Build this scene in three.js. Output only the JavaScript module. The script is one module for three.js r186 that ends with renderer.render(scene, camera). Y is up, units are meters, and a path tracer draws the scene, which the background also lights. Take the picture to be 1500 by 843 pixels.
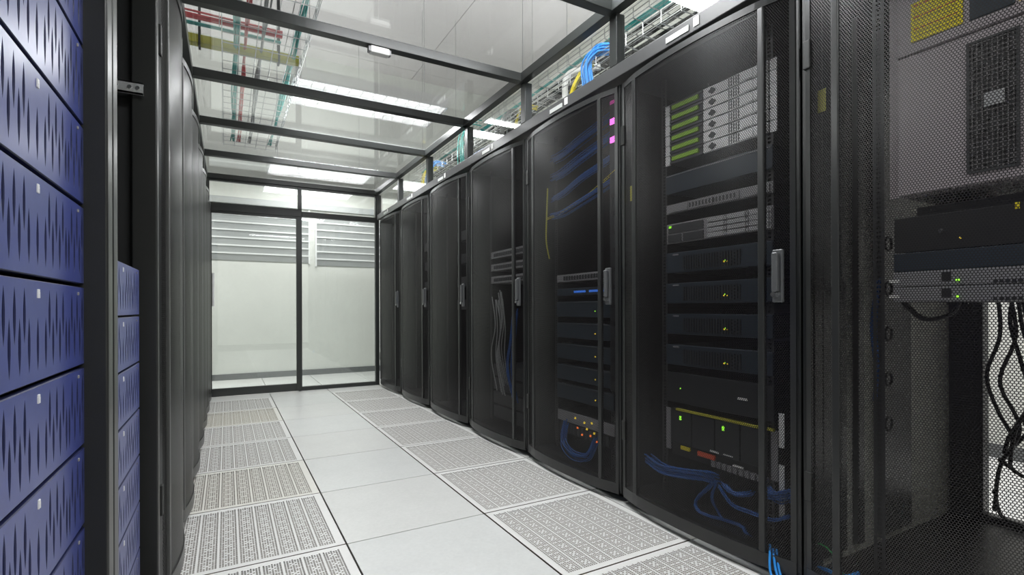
import * as THREE from 'three';
import { RectAreaLightUniformsLib } from 'three/addons/lights/RectAreaLightUniformsLib.js';
import { RoundedBoxGeometry } from 'three/addons/geometries/RoundedBoxGeometry.js';
import { mergeGeometries } from 'three/addons/utils/BufferGeometryUtils.js';

// ---------------------------------------------------------------- camera, exposure, lights
// x: across the aisle, y: up, -z: along the aisle away from the camera (D below is that distance)
const scene = new THREE.Scene();
scene.background = new THREE.Color(0x050505);
const W = 1500, H = 843, F = 723.04;
const camera = new THREE.PerspectiveCamera(2 * Math.atan(H / 2 / F) * 180 / Math.PI, W / H, 0.02, 60);
camera.position.set(0, 0.908, 0);
camera.rotation.order = 'YXZ';
camera.rotation.set(0, -0.4819, -0.0033);
camera.setViewOffset(W, H, 39.76, -31, W, H);
scene.add(camera);
const renderer = new THREE.WebGLRenderer({ antialias: true });
renderer.toneMapping = THREE.LinearToneMapping;
renderer.toneMappingExposure = 1.16;
renderer.shadowMap.enabled = true;
RectAreaLightUniformsLib.init();
const LAMP_NITS = 27, GLOW = 1.6, UP_NITS = 9.5;                 // what each fitting gives off / what the eye sees of its tubes
const LAMP_COLOR = new THREE.Color(1.0, 0.985, 0.985);
const LAMP_SPOTS = [                               // centre x, distance D of every fluorescent fitting
  [1.06, 4.13, 'fluorescent ceiling fitting with three bright tubes behind the third roof beam'],
  [1.06, 6.56, 'fluorescent ceiling fitting beyond the glass end wall', 0.42],
  [1.06, 1.7, 'fluorescent ceiling fitting above the near end of the aisle'],
  [1.06, -0.7, 'fluorescent ceiling fitting behind the camera'],
  [3.25, 4.2, 'fluorescent ceiling fitting behind the right-hand racks, seen through the strip of glass above them'],
  [3.35, 1.7, 'fluorescent ceiling fitting over the passage behind the nearest right-hand rack'],
  [-1.4, 6.4, 'fluorescent ceiling fitting beyond the glass end wall, far left'],
  [-1.4, 2.5, 'fluorescent ceiling fitting behind the left-hand racks'],
];
const LAMP_Y = 2.62;

// ---------------------------------------------------------------- helpers
let seed = 7;
const rnd = () => { seed = (seed + 0x6d2b79f5) | 0; let t = Math.imul(seed ^ (seed >>> 15), 1 | seed); t = (t + Math.imul(t ^ (t >>> 7), 61 | t)) ^ t; return ((t ^ (t >>> 14)) >>> 0) / 4294967296; };
const rr = (a, b) => a + (b - a) * rnd();
const used = {};
const numbered = (n) => { const k = used[n] = (used[n] ?? -1) + 1; return k ? `${n}_${String(k).padStart(3, '0')}` : n; };
const C = (r, g, b) => new THREE.Color().setRGB(r, g, b);
function uvMetres(g) {                              // texture coordinates in metres, by the way a face points
  const p = g.attributes.position, n = g.attributes.normal, uv = new Float32Array(p.count * 2);
  for (let i = 0; i < p.count; i++) {
    const ax = Math.abs(n.getX(i)), ay = Math.abs(n.getY(i)), az = Math.abs(n.getZ(i));
    let u = p.getX(i), v = p.getY(i);
    if (ay >= ax && ay >= az) v = p.getZ(i); else if (ax > az) u = p.getZ(i);
    uv[2 * i] = u; uv[2 * i + 1] = v;
  }
  g.setAttribute('uv', new THREE.BufferAttribute(uv, 2));
  return g;
}
const bx = (x0, x1, y0, y1, z0, z1) => uvMetres(new THREE.BoxGeometry(x1 - x0, y1 - y0, z1 - z0).translate((x0 + x1) / 2, (y0 + y1) / 2, (z0 + z1) / 2));
const rb = (x0, x1, y0, y1, z0, z1, r = 0.003) => uvMetres(new RoundedBoxGeometry(x1 - x0, y1 - y0, z1 - z0, 2, r).translate((x0 + x1) / 2, (y0 + y1) / 2, (z0 + z1) / 2));
const cyl = (r, h, x, y, z, axis = 'y', n = 14) => {
  const g = new THREE.CylinderGeometry(r, r, h, n);
  if (axis === 'x') g.rotateZ(Math.PI / 2); if (axis === 'z') g.rotateX(Math.PI / 2);
  return g.translate(x, y, z);
};
const V = (x, y, z) => new THREE.Vector3(x, y, z);
const WD = (x, y, d) => new THREE.Vector3(x, y, -d);
const tube = (pts, r, seg = 20, rad = 6) => new THREE.TubeGeometry(new THREE.CatmullRomCurve3(pts, false, 'centripetal'), seg, r, rad, false);
function strip(g) { for (const k of Object.keys(g.attributes)) if (!['position', 'normal', 'uv'].includes(k)) g.deleteAttribute(k); return g.index ? g.toNonIndexed() : g; }
function obj(name, gs, m, parent = scene) {
  const list = Array.isArray(gs) ? gs : [gs];
  const o = new THREE.Mesh(list.length > 1 ? mergeGeometries(list.map(strip)) : list[0], m);
  o.name = parent === scene ? numbered(name) : name; o.castShadow = o.receiveShadow = true;
  parent.add(o); return o;
}
function tag(o, label, category, group) { o.userData = { label, category }; if (group) o.userData.group = group; return o; }
function thing(name, label, category, group) { const o = new THREE.Group(); o.name = numbered(name); scene.add(o); return tag(o, label, category, group); }
function struct(name, gs, m) { let o; if (gs) o = obj(name, gs, m); else { o = new THREE.Group(); o.name = numbered(name); scene.add(o); } o.userData.kind = 'structure'; return o; }
function sub(name, parent) { const o = new THREE.Group(); o.name = name; parent.add(o); return o; }

// ---------------------------------------------------------------- textures
function noiseTex(n, lo, hi, scales, rep, srgb = false, tint = [1, 1, 1]) {
  const lat = {}, val = (s, x, y) => { const k = s + ':' + (x % s) + ':' + (y % s); return lat[k] ?? (lat[k] = rnd()); };
  const d = new Uint8Array(n * n * 4);
  for (let y = 0; y < n; y++) for (let x = 0; x < n; x++) {
    let v = 0, w = 0;
    for (const [s, a] of scales) {
      const fx = x / n * s, fy = y / n * s, ix = Math.floor(fx), iy = Math.floor(fy), tx = fx - ix, ty = fy - iy;
      const sx = tx * tx * (3 - 2 * tx), sy = ty * ty * (3 - 2 * ty);
      v += a * ((val(s, ix, iy) * (1 - sx) + val(s, ix + 1, iy) * sx) * (1 - sy) + (val(s, ix, iy + 1) * (1 - sx) + val(s, ix + 1, iy + 1) * sx) * sy); w += a;
    }
    v = lo + (hi - lo) * v / w;
    for (let c = 0; c < 3; c++) d[(y * n + x) * 4 + c] = Math.max(0, Math.min(255, 255 * v * tint[c]));
    d[(y * n + x) * 4 + 3] = 255;
  }
  return finish(new THREE.DataTexture(d, n, n), rep, srgb);
}
function finish(t, rep, srgb) {
  t.wrapS = t.wrapT = THREE.RepeatWrapping; t.magFilter = THREE.LinearFilter; t.minFilter = THREE.LinearFilter;
  t.repeat.set(rep[0], rep[1]); if (srgb) t.colorSpace = THREE.SRGBColorSpace; t.needsUpdate = true; return t;
}
function maskTex(w, h, rep, open) {                 // open(x, y) in 0..1: true where the sheet is cut away
  const d = new Uint8Array(w * h * 4);
  for (let y = 0; y < h; y++) for (let x = 0; x < w; x++) { const v = open((x + 0.5) / w, (y + 0.5) / h) ? 0 : 255, i = (y * w + x) * 4; d[i] = d[i + 1] = d[i + 2] = v; d[i + 3] = 255; }
  return finish(new THREE.DataTexture(d, w, h), rep, false);
}
const paintRough = noiseTex(128, 0.86, 1.0, [[4, 1], [16, 1], [64, 0.6]], [4, 4]);
const laminate = noiseTex(256, 0.93, 1.0, [[6, 1], [20, 0.6], [90, 0.9], [128, 1]], [1.1, 1.1], true);
const plaster = noiseTex(256, 0.94, 1.0, [[4, 1], [16, 0.5], [100, 0.5]], [0.4, 0.4], true);
const brushed = noiseTex(128, 0.6, 1.3, [[4, 0.4], [64, 1]], [6, 60]);
const scuffs = noiseTex(256, 0.88, 1.0, [[5, 1], [30, 0.7], [110, 0.8]], [2.2, 2.2], true);
// perforated door sheet: staggered round holes
const PITCH = 0.0067;
const perf = maskTex(48, 84, [1 / PITCH, 1 / (PITCH * 1.732)], (x, y) => {
  const yy = y * 1.732, r = 0.385;
  for (const [a, b] of [[0, 0], [1, 0], [0.5, 0.866], [0, 1.732], [1, 1.732]]) if ((x - a) ** 2 + (yy - b) ** 2 < r * r) return true;
  return false;
});
const perfFine = maskTex(48, 84, [1 / PITCH, 1 / (PITCH * 1.732)], (x, y) => {
  const yy = y * 1.732;
  for (const [a, b] of [[0, 0], [1, 0], [0.5, 0.866], [0, 1.732], [1, 1.732]]) if ((x - a) ** 2 + (yy - b) ** 2 < 0.31 * 0.31) return true;
  return false;
});
// rails: a column of square holes
const railMask = maskTex(16, 16, [1, 1 / 0.0148], (x, y) => x > 0.3 && x < 0.7 && y > 0.2 && y < 0.8);
// air tile: eight strips of square holes, every block with a plain middle
const airMask = maskTex(1024, 1024, [1, 1], (x, y) => {
  const m = 0.042, u = (x - m) / (1 - 2 * m) * 8, v = (y - m) / (1 - 2 * m) * 8;
  if (u < 0 || v < 0 || u >= 8 || v >= 8) return false;
  const cu = (u % 1) * 7.6, cv = (v % 1) * 7.6, iu = Math.floor(cu), iv = Math.floor(cv);
  if (iu > 6) return false;
  if (iv > 6) return (iu === 0 || iu === 6 || iu === 3) && cv % 1 < 0.5 && cu % 1 > 0.2 && cu % 1 < 0.8;
  if (iu > 1 && iu < 5 && iv > 1 && iv < 5 && (iu !== 3) === (iv !== 3) && !(iu === 3 && iv === 3 && false)) return false;
  const fu = cu - iu, fv = cv - iv;
  return fu > 0.15 && fu < 0.85 && fv > 0.15 && fv < 0.85;
});
function drawn(w, h, paint) {
  const c = document.createElement('canvas'); c.width = w; c.height = h; paint(c.getContext('2d'), w, h);
  const t = new THREE.CanvasTexture(c); t.colorSpace = THREE.SRGBColorSpace; return t;
}

// ---------------------------------------------------------------- materials
const std = (color, roughness, metalness = 0, extra = {}) => new THREE.MeshStandardMaterial({ color, roughness, metalness, ...extra });
const M = {
  sill: std(C(0.07, 0.071, 0.072), 0.34),
  rack: std(C(0.013, 0.014, 0.0145), 0.38, 0, { roughnessMap: paintRough }),
  rackIn: std(C(0.016, 0.017, 0.018), 0.6),
  stile: std(C(0.028, 0.029, 0.029), 0.34, 0, { roughnessMap: paintRough }),
  perf: std(C(0.015, 0.0135, 0.0142), 0.33, 0, { alphaMap: perf, alphaTest: 0.5, side: THREE.DoubleSide }),
  perfFine: std(C(0.024, 0.0235, 0.0235), 0.36, 0, { alphaMap: perfFine, alphaTest: 0.5, side: THREE.DoubleSide }),
  rail: std(C(0.03, 0.031, 0.032), 0.45, 0, { alphaMap: railMask, alphaTest: 0.5, side: THREE.DoubleSide }),
  alu: std(C(0.028, 0.031, 0.03), 0.36, 0, { roughnessMap: paintRough }),
  post: std(C(0.026, 0.027, 0.026), 0.32),
  side: std(C(0.42, 0.42, 0.385), 0.55),
  tile: std(C(0.73, 0.74, 0.725), 0.3, 0, { map: laminate }),
  tileTint: std(C(0.725, 0.73, 0.71), 0.32, 0, { map: laminate }),
  air: std(C(0.76, 0.755, 0.735), 0.4, 0, { alphaMap: airMask, alphaTest: 0.5, side: THREE.DoubleSide }),
  airWarm: std(C(0.75, 0.735, 0.68), 0.4, 0, { alphaMap: airMask, alphaTest: 0.5, side: THREE.DoubleSide }),
  pan: std(C(0.21, 0.18, 0.15), 0.6),
  panWarm: std(C(0.3, 0.25, 0.15), 0.6),
  slab: std(C(0.03, 0.03, 0.03), 0.9),
  ceiling: std(C(0.84, 0.82, 0.81), 0.85, 0, { map: plaster }),
  wall: std(C(0.78, 0.79, 0.74), 0.8, 0, { map: plaster }),
  film: std(C(0.86, 0.88, 0.83), 0.85, 0, { map: plaster }),
  base: std(C(0.16, 0.17, 0.17), 0.5),
  louvre: std(C(0.5, 0.52, 0.52), 0.45),
  louvreEdge: std(C(0.85, 0.87, 0.86), 0.4),
  white: std(C(0.8, 0.8, 0.78), 0.45),
  blue: std(C(0.056, 0.074, 0.275), 0.32, 0, { map: scuffs, roughnessMap: paintRough }),
  blueDark: std(C(0.008, 0.012, 0.06), 0.5),
  silver: std(C(0.78, 0.78, 0.79), 0.42, 0.0, { roughnessMap: paintRough }),
  silverDim: std(C(0.27, 0.265, 0.275), 0.45, 0),
  chrome: std(C(0.7, 0.71, 0.72), 0.22, 0.95, { roughnessMap: brushed }),
  steel: std(C(0.6, 0.61, 0.61), 0.38, 0.6, { roughnessMap: brushed }),
  dark: std(C(0.018, 0.02, 0.023), 0.5),
  darkBlue: std(C(0.018, 0.03, 0.045), 0.5),
  black: std(C(0.009, 0.009, 0.01), 0.55),
  grey: std(C(0.45, 0.4, 0.42), 0.5, 0, { roughnessMap: paintRough }),
  greyDark: std(C(0.05, 0.052, 0.055), 0.55),
  lime: std(C(0.33, 0.58, 0.05), 0.5),
  yellow: std(C(0.75, 0.62, 0.01), 0.5),
  olive: std(C(0.42, 0.4, 0.03), 0.5),
  orange: std(C(0.72, 0.1, 0.03), 0.5),
  red: std(C(0.62, 0.1, 0.11), 0.5),
  teal: std(C(0.05, 0.42, 0.38), 0.45),
  cableBlue: std(C(0.016, 0.1, 0.36), 0.45),
  cableBright: std(C(0.02, 0.26, 0.72), 0.45),
  cableBlack: std(C(0.012, 0.012, 0.012), 0.5),
  cableGrey: std(C(0.3, 0.31, 0.31), 0.5),
  cableGreen: std(C(0.04, 0.4, 0.1), 0.5),
  wire: std(C(0.5, 0.51, 0.51), 0.35, 0.75),
  ledGreen: std(C(0.1, 0.5, 0.02), 0.4, 0, { emissive: C(0.35, 1, 0.05), emissiveIntensity: 1.1 }),
  ledYellow: std(C(0.5, 0.4, 0.02), 0.4, 0, { emissive: C(1, 0.7, 0.05), emissiveIntensity: 0.7 }),
  ledOrange: std(C(0.5, 0.1, 0.02), 0.4, 0, { emissive: C(1, 0.2, 0.03), emissiveIntensity: 0.9 }),
  ledBlue: std(C(0.05, 0.1, 0.4), 0.4, 0, { emissive: C(0.05, 0.25, 1), emissiveIntensity: 0.5 }),
  ledPink: std(C(0.3, 0.1, 0.3), 0.4, 0, { emissive: C(1, 0.15, 0.85), emissiveIntensity: 2.4 }),
  ledPinkDim: std(C(0.2, 0.05, 0.15), 0.4, 0, { emissive: C(1, 0.1, 0.6), emissiveIntensity: 0.35 }),
  lamp: std(C(0.9, 0.9, 0.9), 0.5, 0, { emissive: LAMP_COLOR, emissiveIntensity: GLOW }),
  glass: new THREE.MeshPhysicalMaterial({ color: C(0.93, 0.95, 0.94), roughness: 0.02, transmission: 1, thickness: 0, ior: 1.7 }),
  roofGlass: new THREE.MeshPhysicalMaterial({ color: C(0.93, 0.945, 0.95), roughness: 0.03, transmission: 1, thickness: 0, ior: 1.8 }),
  sign: std(0xffffff, 0.5, 0, { map: drawn(256, 200, (g, w, h) => {
    g.fillStyle = '#f2e200'; g.fillRect(0, 0, w, h);
    let s = 5; const q = () => (s = (s * 1103515245 + 12345) & 0x7fffffff) / 0x7fffffff;
    for (let r = 0; r < 9; r++) { let x = 14; while (x < w - 24) { const l = 8 + 26 * q(); g.fillStyle = r % 3 === 0 ? '#b4561c' : '#8d7a10'; g.fillRect(x, 14 + r * 20, l, r % 3 === 0 ? 8 : 5); x += l + 6; } }
  }) }),
};

// ---------------------------------------------------------------- the setting: floor
const X0 = 0.408, D0 = 4.94, T = 0.6, GAP = 0.0035;
const floor = struct('floor');
obj('floor_slab', bx(-2.6, 4.6, -0.3, -0.05, -7.4, 2.6), M.slab, floor);
obj('floor_under_racks', [bx(2.212, 2.86, -0.05, -0.001, -7.2, 2.6), bx(-2.6, -0.196, -0.05, -0.001, -7.2, 2.6)], M.slab, floor);
const h2 = T / 2 - GAP;
const solidTile = rb(-h2, h2, -0.032, 0, -h2, h2, 0.0015);
const airTop = new THREE.PlaneGeometry(T - 2 * GAP, T - 2 * GAP).rotateX(-Math.PI / 2);
const airPan = [bx(-h2, h2, -0.032, -0.016, -h2, h2), bx(-h2, -h2 + 0.003, -0.016, -0.0005, -h2, h2), bx(h2 - 0.003, h2, -0.016, -0.0005, -h2, h2), bx(-h2, h2, -0.016, -0.0005, -h2, -h2 + 0.003), bx(-h2, h2, -0.016, -0.0005, h2 - 0.003, h2)];
const airPanMerged = mergeGeometries(airPan.map(strip));
for (let c = -1; c < 8; c++) for (let r = -4; r < 10; r++) {
  const x = X0 + (c + 0.5) * T, d = D0 - (r - 0.5) * T;
  if (d > 7.15 || d < -1.2) continue;
  if (c === 3) continue;                                   // under the right-hand racks
  if (c > 3 && d > 3 && d < 5.8) continue;
  const air = (c === -1 || c === 1) && d < 5.6;
  const o = obj(air ? 'perforated_tile' : 'floor_tile', air ? airTop : solidTile, air ? (c === -1 && (r === 1 || r === 4) ? M.airWarm : M.air) : (rnd() < 0.3 ? M.tileTint : M.tile), floor);
  o.position.set(x, air ? 0 : rr(-0.0006, 0), -d);
  if (air) obj('damper_pan', airPanMerged, c === -1 && r === 1 ? M.panWarm : M.pan, o);
}

// ---------------------------------------------------------------- the setting: room shell
const CEIL = 4.4;
const ceiling = struct('ceiling');
obj('ceiling_slab', bx(-2.7, 4.7, CEIL + 0.02, CEIL + 0.15, -7.4, 2.7), M.slab, ceiling);
const panelG = bx(-0.896, 0.896, 0, 0.02, -1.196, 1.196);
for (let i = 0; i < 5; i++) for (let j = 0; j < 5; j++) { const o = obj('ceiling_panel', panelG, M.ceiling, ceiling); o.position.set(-2.0 + i * 1.8, CEIL, 1.5 - j * 2.4); }
struct('wall_left', bx(-2.7, -2.6, 0, CEIL, -7.4, 2.7), M.wall);
struct('wall_right', bx(4.12, 4.22, 0, CEIL, -7.4, 2.7), M.wall);
struct('wall_near', bx(-2.7, 4.7, 0, CEIL, 2.6, 2.7), M.wall);
struct('wall_far', bx(-2.7, 4.7, 0, CEIL, -7.3, -7.17), M.film);
struct('baseboard_far', bx(-2.6, 4.5, 0, 0.075, -7.17, -7.15), M.base);
struct('baseboard_right', bx(4.1, 4.12, 0, 0.08, -7.15, 2.6), M.base);
struct('trim_1', bx(-2.6, 4.5, 2.28, 2.36, -7.17, -7.13), M.louvre);
// louvres high on the far wall: every blade its own piece
for (const [x0, x1, y0, label] of [[-0.35, 1.02, 1.53, 'grey horizontal louvre on the far wall, seen through the sliding glass door'], [1.09, 2.6, 1.5, 'grey horizontal louvre on the far wall, seen through the fixed right-hand pane']]) {
  const t = thing('wall_louvre', label, 'louvre', 'louvres on the far wall'); t.position.set(0, 0, -7.17);
  for (const x of [x0, x1 - 0.02]) obj('louvre_frame', bx(x, x + 0.02, y0, y0 + 0.74, 0, 0.03), M.louvreEdge, t);
  for (let k = 0; k < 7; k++) {
    const g = bx(x0 + 0.02, x1 - 0.02, -0.045, 0.045, -0.002, 0.002).rotateX(0.28);
    const b = obj('blade', g, M.louvre, t); b.position.set(0, y0 + 0.06 + k * 0.1, 0.02);
    obj('blade_lip', bx(x0 + 0.02, x1 - 0.02, 0.038, 0.058, 0.006, 0.02), M.louvreEdge, b);
  }
}

// ---------------------------------------------------------------- the setting: glazed aisle enclosure
const BEAMS = [1.775, 2.56, 3.36, 4.17, 5.012, 5.85], RY = 2.268;
const XL = -0.22, XR = 1.612;
const roof = struct('window_1');                                       // the glass roof over the aisle
for (const d of [0.9, ...BEAMS]) obj('roof_beam', rb(XL, XR, RY, RY + 0.05, -d, -d + 0.05, 0.003), M.alu, roof);
obj('roof_rail', rb(XR - 0.05, XR, RY, RY + 0.052, -5.85, 0.6, 0.003), M.alu, roof);
obj('roof_rail', rb(XL, XL + 0.05, RY, RY + 0.052, -5.85, 0.6, 0.003), M.alu, roof);
{
  const ds = [-0.6, 0.9, ...BEAMS];
  for (let i = 0; i + 1 < ds.length; i++) obj('roof_pane', bx(XL + 0.02, XR - 0.02, RY + 0.053, RY + 0.059, -ds[i + 1] + 0.02, -ds[i] + 0.03), M.roofGlass, roof);
}
const SILL = 2.03;
function clerestory(name, xa, xb) {
  const g = struct(name);
  obj('sill', rb(Math.min(xa, xb), Math.max(xa, xb), 1.968, SILL, -5.82, 0.6, 0.004), M.sill, g);
  const ds = [-0.6, 0.93, ...BEAMS], x = xa < 0.5 ? xa - 0.03 : xa + 0.028;
  for (const d of ds.slice(1)) obj('post', rb(Math.min(xa, xa + Math.sign(xb - xa) * 0.05), Math.max(xa, xa + Math.sign(xb - xa) * 0.05), SILL, RY, -d, -d + 0.05, 0.003), M.alu, g);
  for (let i = 0; i + 1 < ds.length; i++) obj('pane', bx(x - 0.003, x + 0.003, SILL, RY, -ds[i + 1] + 0.05, -ds[i]), M.glass, g);
  return g;
}
clerestory('window_2', 1.59, 1.69);
clerestory('window_3', -0.17, -0.32);
// end wall: sliding glass door on the left, fixed pane on the right, transom lights above
const DE = 5.82;
const endw = struct('window_4');
const fr = (x0, x1, y0, y1, z0 = -0.05, z1 = 0) => rb(x0, x1, y0, y1, -DE + z0, -DE + z1, 0.003);
obj('mullion', fr(0.705, 0.745, 0, RY), M.alu, endw); obj('jamb', fr(1.575, 1.62, 0, RY), M.alu, endw); obj('jamb', fr(-0.2, -0.155, 0, RY), M.alu, endw);
obj('bottom_rail', fr(0.745, 1.575, 0, 0.042), M.alu, endw); obj('cross_rail', fr(0.745, 1.575, 1.94, 2.0), M.alu, endw); obj('top_rail', fr(-0.2, 1.62, RY - 0.02, RY + 0.05, -0.05, -0.001), M.alu, endw);
obj('pane', bx(0.745, 1.575, 0.042, 1.94, -DE - 0.028, -DE - 0.02), M.glass, endw);
obj('pane', bx(0.745, 1.575, 2.0, RY - 0.02, -DE - 0.028, -DE - 0.02), M.glass, endw);
obj('pane', bx(-0.155, 0.705, 2.012, RY - 0.02, -DE - 0.028, -DE - 0.02), M.glass, endw);
obj('door_head', fr(-0.2, 0.735, 1.93, 2.012, -0.05, 0.045), M.alu, endw);
const door = struct('door_1');
const df = (x0, x1, y0, y1) => fr(x0, x1, y0, y1, 0.005, 0.04);
obj('door_stile', df(-0.17, -0.135, 0.008, 1.93), M.alu, door); obj('door_stile', df(0.682, 0.736, 0.008, 1.93), M.alu, door);
obj('door_rail', df(-0.135, 0.682, 0.008, 0.09), M.alu, door); obj('door_rail', df(-0.135, 0.682, 1.905, 1.93), M.alu, door);
obj('door_pane', bx(-0.135, 0.682, 0.09, 1.905, -DE + 0.018, -DE + 0.026), M.glass, door);
obj('door_handle', [cyl(0.011, 0.34, -0.122, 1.11, -DE + 0.085, 'y'), cyl(0.009, 0.05, -0.122, 1.23, -DE + 0.06, 'z'), cyl(0.009, 0.05, -0.122, 0.99, -DE + 0.06, 'z')], M.silver, door);

// ---------------------------------------------------------------- racks
// A rack in its own axes: x to the right as one stands before it, z towards the aisle, origin at the middle of its front foot.
const RX = 1.63, LX = -0.18, DEPTH = 1.07, RW = 0.815, LW = 0.585, RTOP = 1.955;
const turnOf = { right: -Math.PI / 2, left: Math.PI / 2 };
const rackAt = (side, dc, x) => ({ side, x: x ?? (side === 'right' ? RX : LX), d: dc, turn: turnOf[side] });
function setAt(o, r, x = 0, y = 0, z = 0) {
  const s = r.side === 'right' ? 1 : -1;                               // right-hand racks: local x points towards the camera
  o.position.set(r.x - s * z, y, -(r.d - s * x)); o.rotation.y = r.turn; return o;
}
function bowProfile(w, xb, zb, bow) { return (x) => { const a = Math.abs(x); if (a >= xb) return zb * (w / 2 - a) / (w / 2 - xb); return zb + bow * (1 - (x / xb) ** 2); }; }
function bowSheet(x0, x1, y0, y1, f, dz, n) {
  const g = new THREE.PlaneGeometry(1, 1, n, 1), p = g.attributes.position, uv = g.attributes.uv;
  for (let i = 0; i < p.count; i++) { const x = x0 + (p.getX(i) + 0.5) * (x1 - x0), y = y0 + (p.getY(i) + 0.5) * (y1 - y0); p.setXYZ(i, x, y, f(x) + dz); uv.setXY(i, x, y); }
  g.computeVertexNormals(); return g;
}
function bowBar(x0, x1, y0, y1, f, dz, t, n) {
  const s = new THREE.Shape(); const P = [];
  for (let i = 0; i <= n; i++) { const x = x0 + (x1 - x0) * i / n; P.push([x, f(x) + dz]); }
  P.forEach(([x, z], i) => i ? s.lineTo(x, -z) : s.moveTo(x, -z));
  for (const [x, z] of [...P].reverse()) s.lineTo(x, -(z - t));
  return uvMetres(new THREE.ExtrudeGeometry(s, { depth: y1 - y0, bevelEnabled: false }).rotateX(-Math.PI / 2).translate(0, y0, 0));
}
function makeRack(w, opt) {
  const t = new THREE.Group(), hw = w / 2, pw = opt.post ?? 0.032;
  for (const s of [-1, 1]) for (const z of [-0.06, -DEPTH]) obj('post', rb(s > 0 ? hw - (z < -0.1 ? opt.rearPost ?? pw : pw) : -hw + 0.003, s > 0 ? hw - 0.003 : -hw + (z < -0.1 ? opt.rearPost ?? pw : pw), 0.05, RTOP, z, z + 0.06, 0.004), opt.postMat && z > -0.1 ? opt.postMat : M.rack, t);
  obj('top_panel', bx(-hw + 0.003, hw - 0.003, RTOP - 0.02, RTOP, -DEPTH, -0.01), M.rack, t);
  obj('base_panel', [bx(-hw + 0.003, hw - 0.003, 0.04, 0.085, -0.04, -0.002), bx(-hw + 0.003, hw - 0.003, 0.05, 0.062, -DEPTH, -0.04), bx(-hw + 0.003, hw - 0.003, 0.05, 0.085, -DEPTH, -DEPTH + 0.04)], M.rack, t);
  for (const s of [-1, 1]) obj('side_panel', bx(s > 0 ? hw - 0.012 : -hw + 0.004, s > 0 ? hw - 0.004 : -hw + 0.012, 0.062, RTOP - 0.02, -DEPTH + 0.06, -0.06), opt.sideMat ?? M.rackIn, t);
  for (const s of [-1, 1]) for (const z of opt.rails ?? [-0.1, -0.8]) obj('mounting_rail', [bowSheet(s * 0.225 - (s > 0 ? 0 : 0.03) + 0.0, s * 0.225 + (s > 0 ? 0.03 : 0), 0.09, RTOP - 0.03, () => 0, z, 1)].map((g) => { const uv = g.attributes.uv, p = g.attributes.position; for (let i = 0; i < p.count; i++) uv.setXY(i, p.getX(i) > s * 0.225 + (s > 0 ? 0.015 : -0.015) ? 1 : 0, p.getY(i)); return g; })[0], M.rail, t);
  for (const s of [-1, 1]) for (const z of [-0.06, -DEPTH + 0.06]) obj('caster', [cyl(0.02, 0.022, s * (hw - 0.06), 0.02, z, 'x', 16), bx(s * (hw - 0.06) - 0.014, s * (hw - 0.06) + 0.014, 0.03, 0.05, z - 0.018, z + 0.018)], M.black, t);
  if (opt.rear) obj('rear_panel', bx(-hw + 0.03, hw - 0.03, 0.07, RTOP - 0.03, -DEPTH - 0.004, -DEPTH + 0.004), M.rackIn, t);
  if (opt.door) {
    const d = sub('door', t), xb = hw - opt.strip, f = bowProfile(w - 0.03, xb, opt.zb, opt.bow), y0 = 0.034, y1 = RTOP - 0.008, e = hw - 0.016;
    obj('door_frame', [bowBar(-e, e, y0, y0 + 0.05, f, 0.004, 0.02, 20), bowBar(-e, e, y1 - 0.025, y1, f, 0.004, 0.02, 20),
      bowBar(-e, -e + 0.016, y0, y1, f, 0.003, 0.024, 1), bowBar(e - 0.016, e, y0, y1, f, 0.003, 0.024, 1)], M.stile, d);
    for (const s of [-1, 1]) obj('door_bar', rb(s * xb - 0.011, s * xb + 0.011, y0 + 0.05, y1 - 0.025, f(xb) - 0.014, f(xb) + 0.006, 0.004), opt.thick ? M.stilePale : M.stile, d);
    obj('mesh_panel', opt.thick ? [0, -0.0008, -0.0016].map((q) => bowSheet(-xb, xb, y0 + 0.04, y1 - 0.02, f, q, 18)) : bowSheet(-xb, xb, y0 + 0.04, y1 - 0.02, f, 0, 18), opt.thick ? M.perfFine : M.perf, d);
    for (const s of [-1, 1]) obj('mesh_strip', bowSheet(s > 0 ? xb : -e, s > 0 ? e : -xb, y0 + 0.04, y1 - 0.02, f, 0, 1), opt.thick ? M.perfFine : M.perf, d);
    const hx = opt.handleX;
    obj('handle', opt.thick ? rb(hx - 0.015, hx + 0.015, 0.925, 1.06, f(hx), f(hx) + 0.006, 0.002) : [rb(hx - 0.017, hx + 0.017, 0.925, 1.1, f(hx), f(hx) + 0.014, 0.004), rb(hx - 0.011, hx + 0.009, 0.96, 1.09, f(hx) + 0.014, f(hx) + 0.03, 0.005)], M.handle ?? M.steelDark, d);
    obj('lock', cyl(0.009, opt.thick ? 0.006 : 0.034, hx - 0.004, 0.952, f(hx) + (opt.thick ? 0.006 : 0.012), 'z'), M.chrome, d);
    for (const y of [0.3, 1.66]) obj('hinge', rb(-e - 0.004, -e + 0.018, y, y + 0.09, -0.004, 0.012, 0.003), M.post, d);
    if (opt.badge) {
      obj('badge', rb(-0.1, 0.012, 1.983, 2.006, 0.04, 0.044, 0.001), M.badge, t);
      obj('sticker', bx(0.033, 0.058, 1.985, 2.02, 0.04, 0.043), M.white, t);
    }
  }
  return t;
}
M.grilleGrey = std(C(0.2, 0.19, 0.195), 0.5);
M.silverMid = std(C(0.42, 0.42, 0.43), 0.45);
M.stilePale = std(C(0.075, 0.077, 0.075), 0.3);
M.steelDark = std(C(0.14, 0.145, 0.15), 0.35, 0.4);
M.badge = std(C(0.6, 0.62, 0.6), 0.35, 0.2);
const ORD = ['nearest', 'second', 'third', 'fourth', 'fifth', 'sixth', 'seventh'];
const rightRacks = [], protoR = makeRack(RW, { door: true, strip: 0.115, zb: 0.028, bow: 0.022, handleX: 0.345, badge: true, rear: true });
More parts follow.
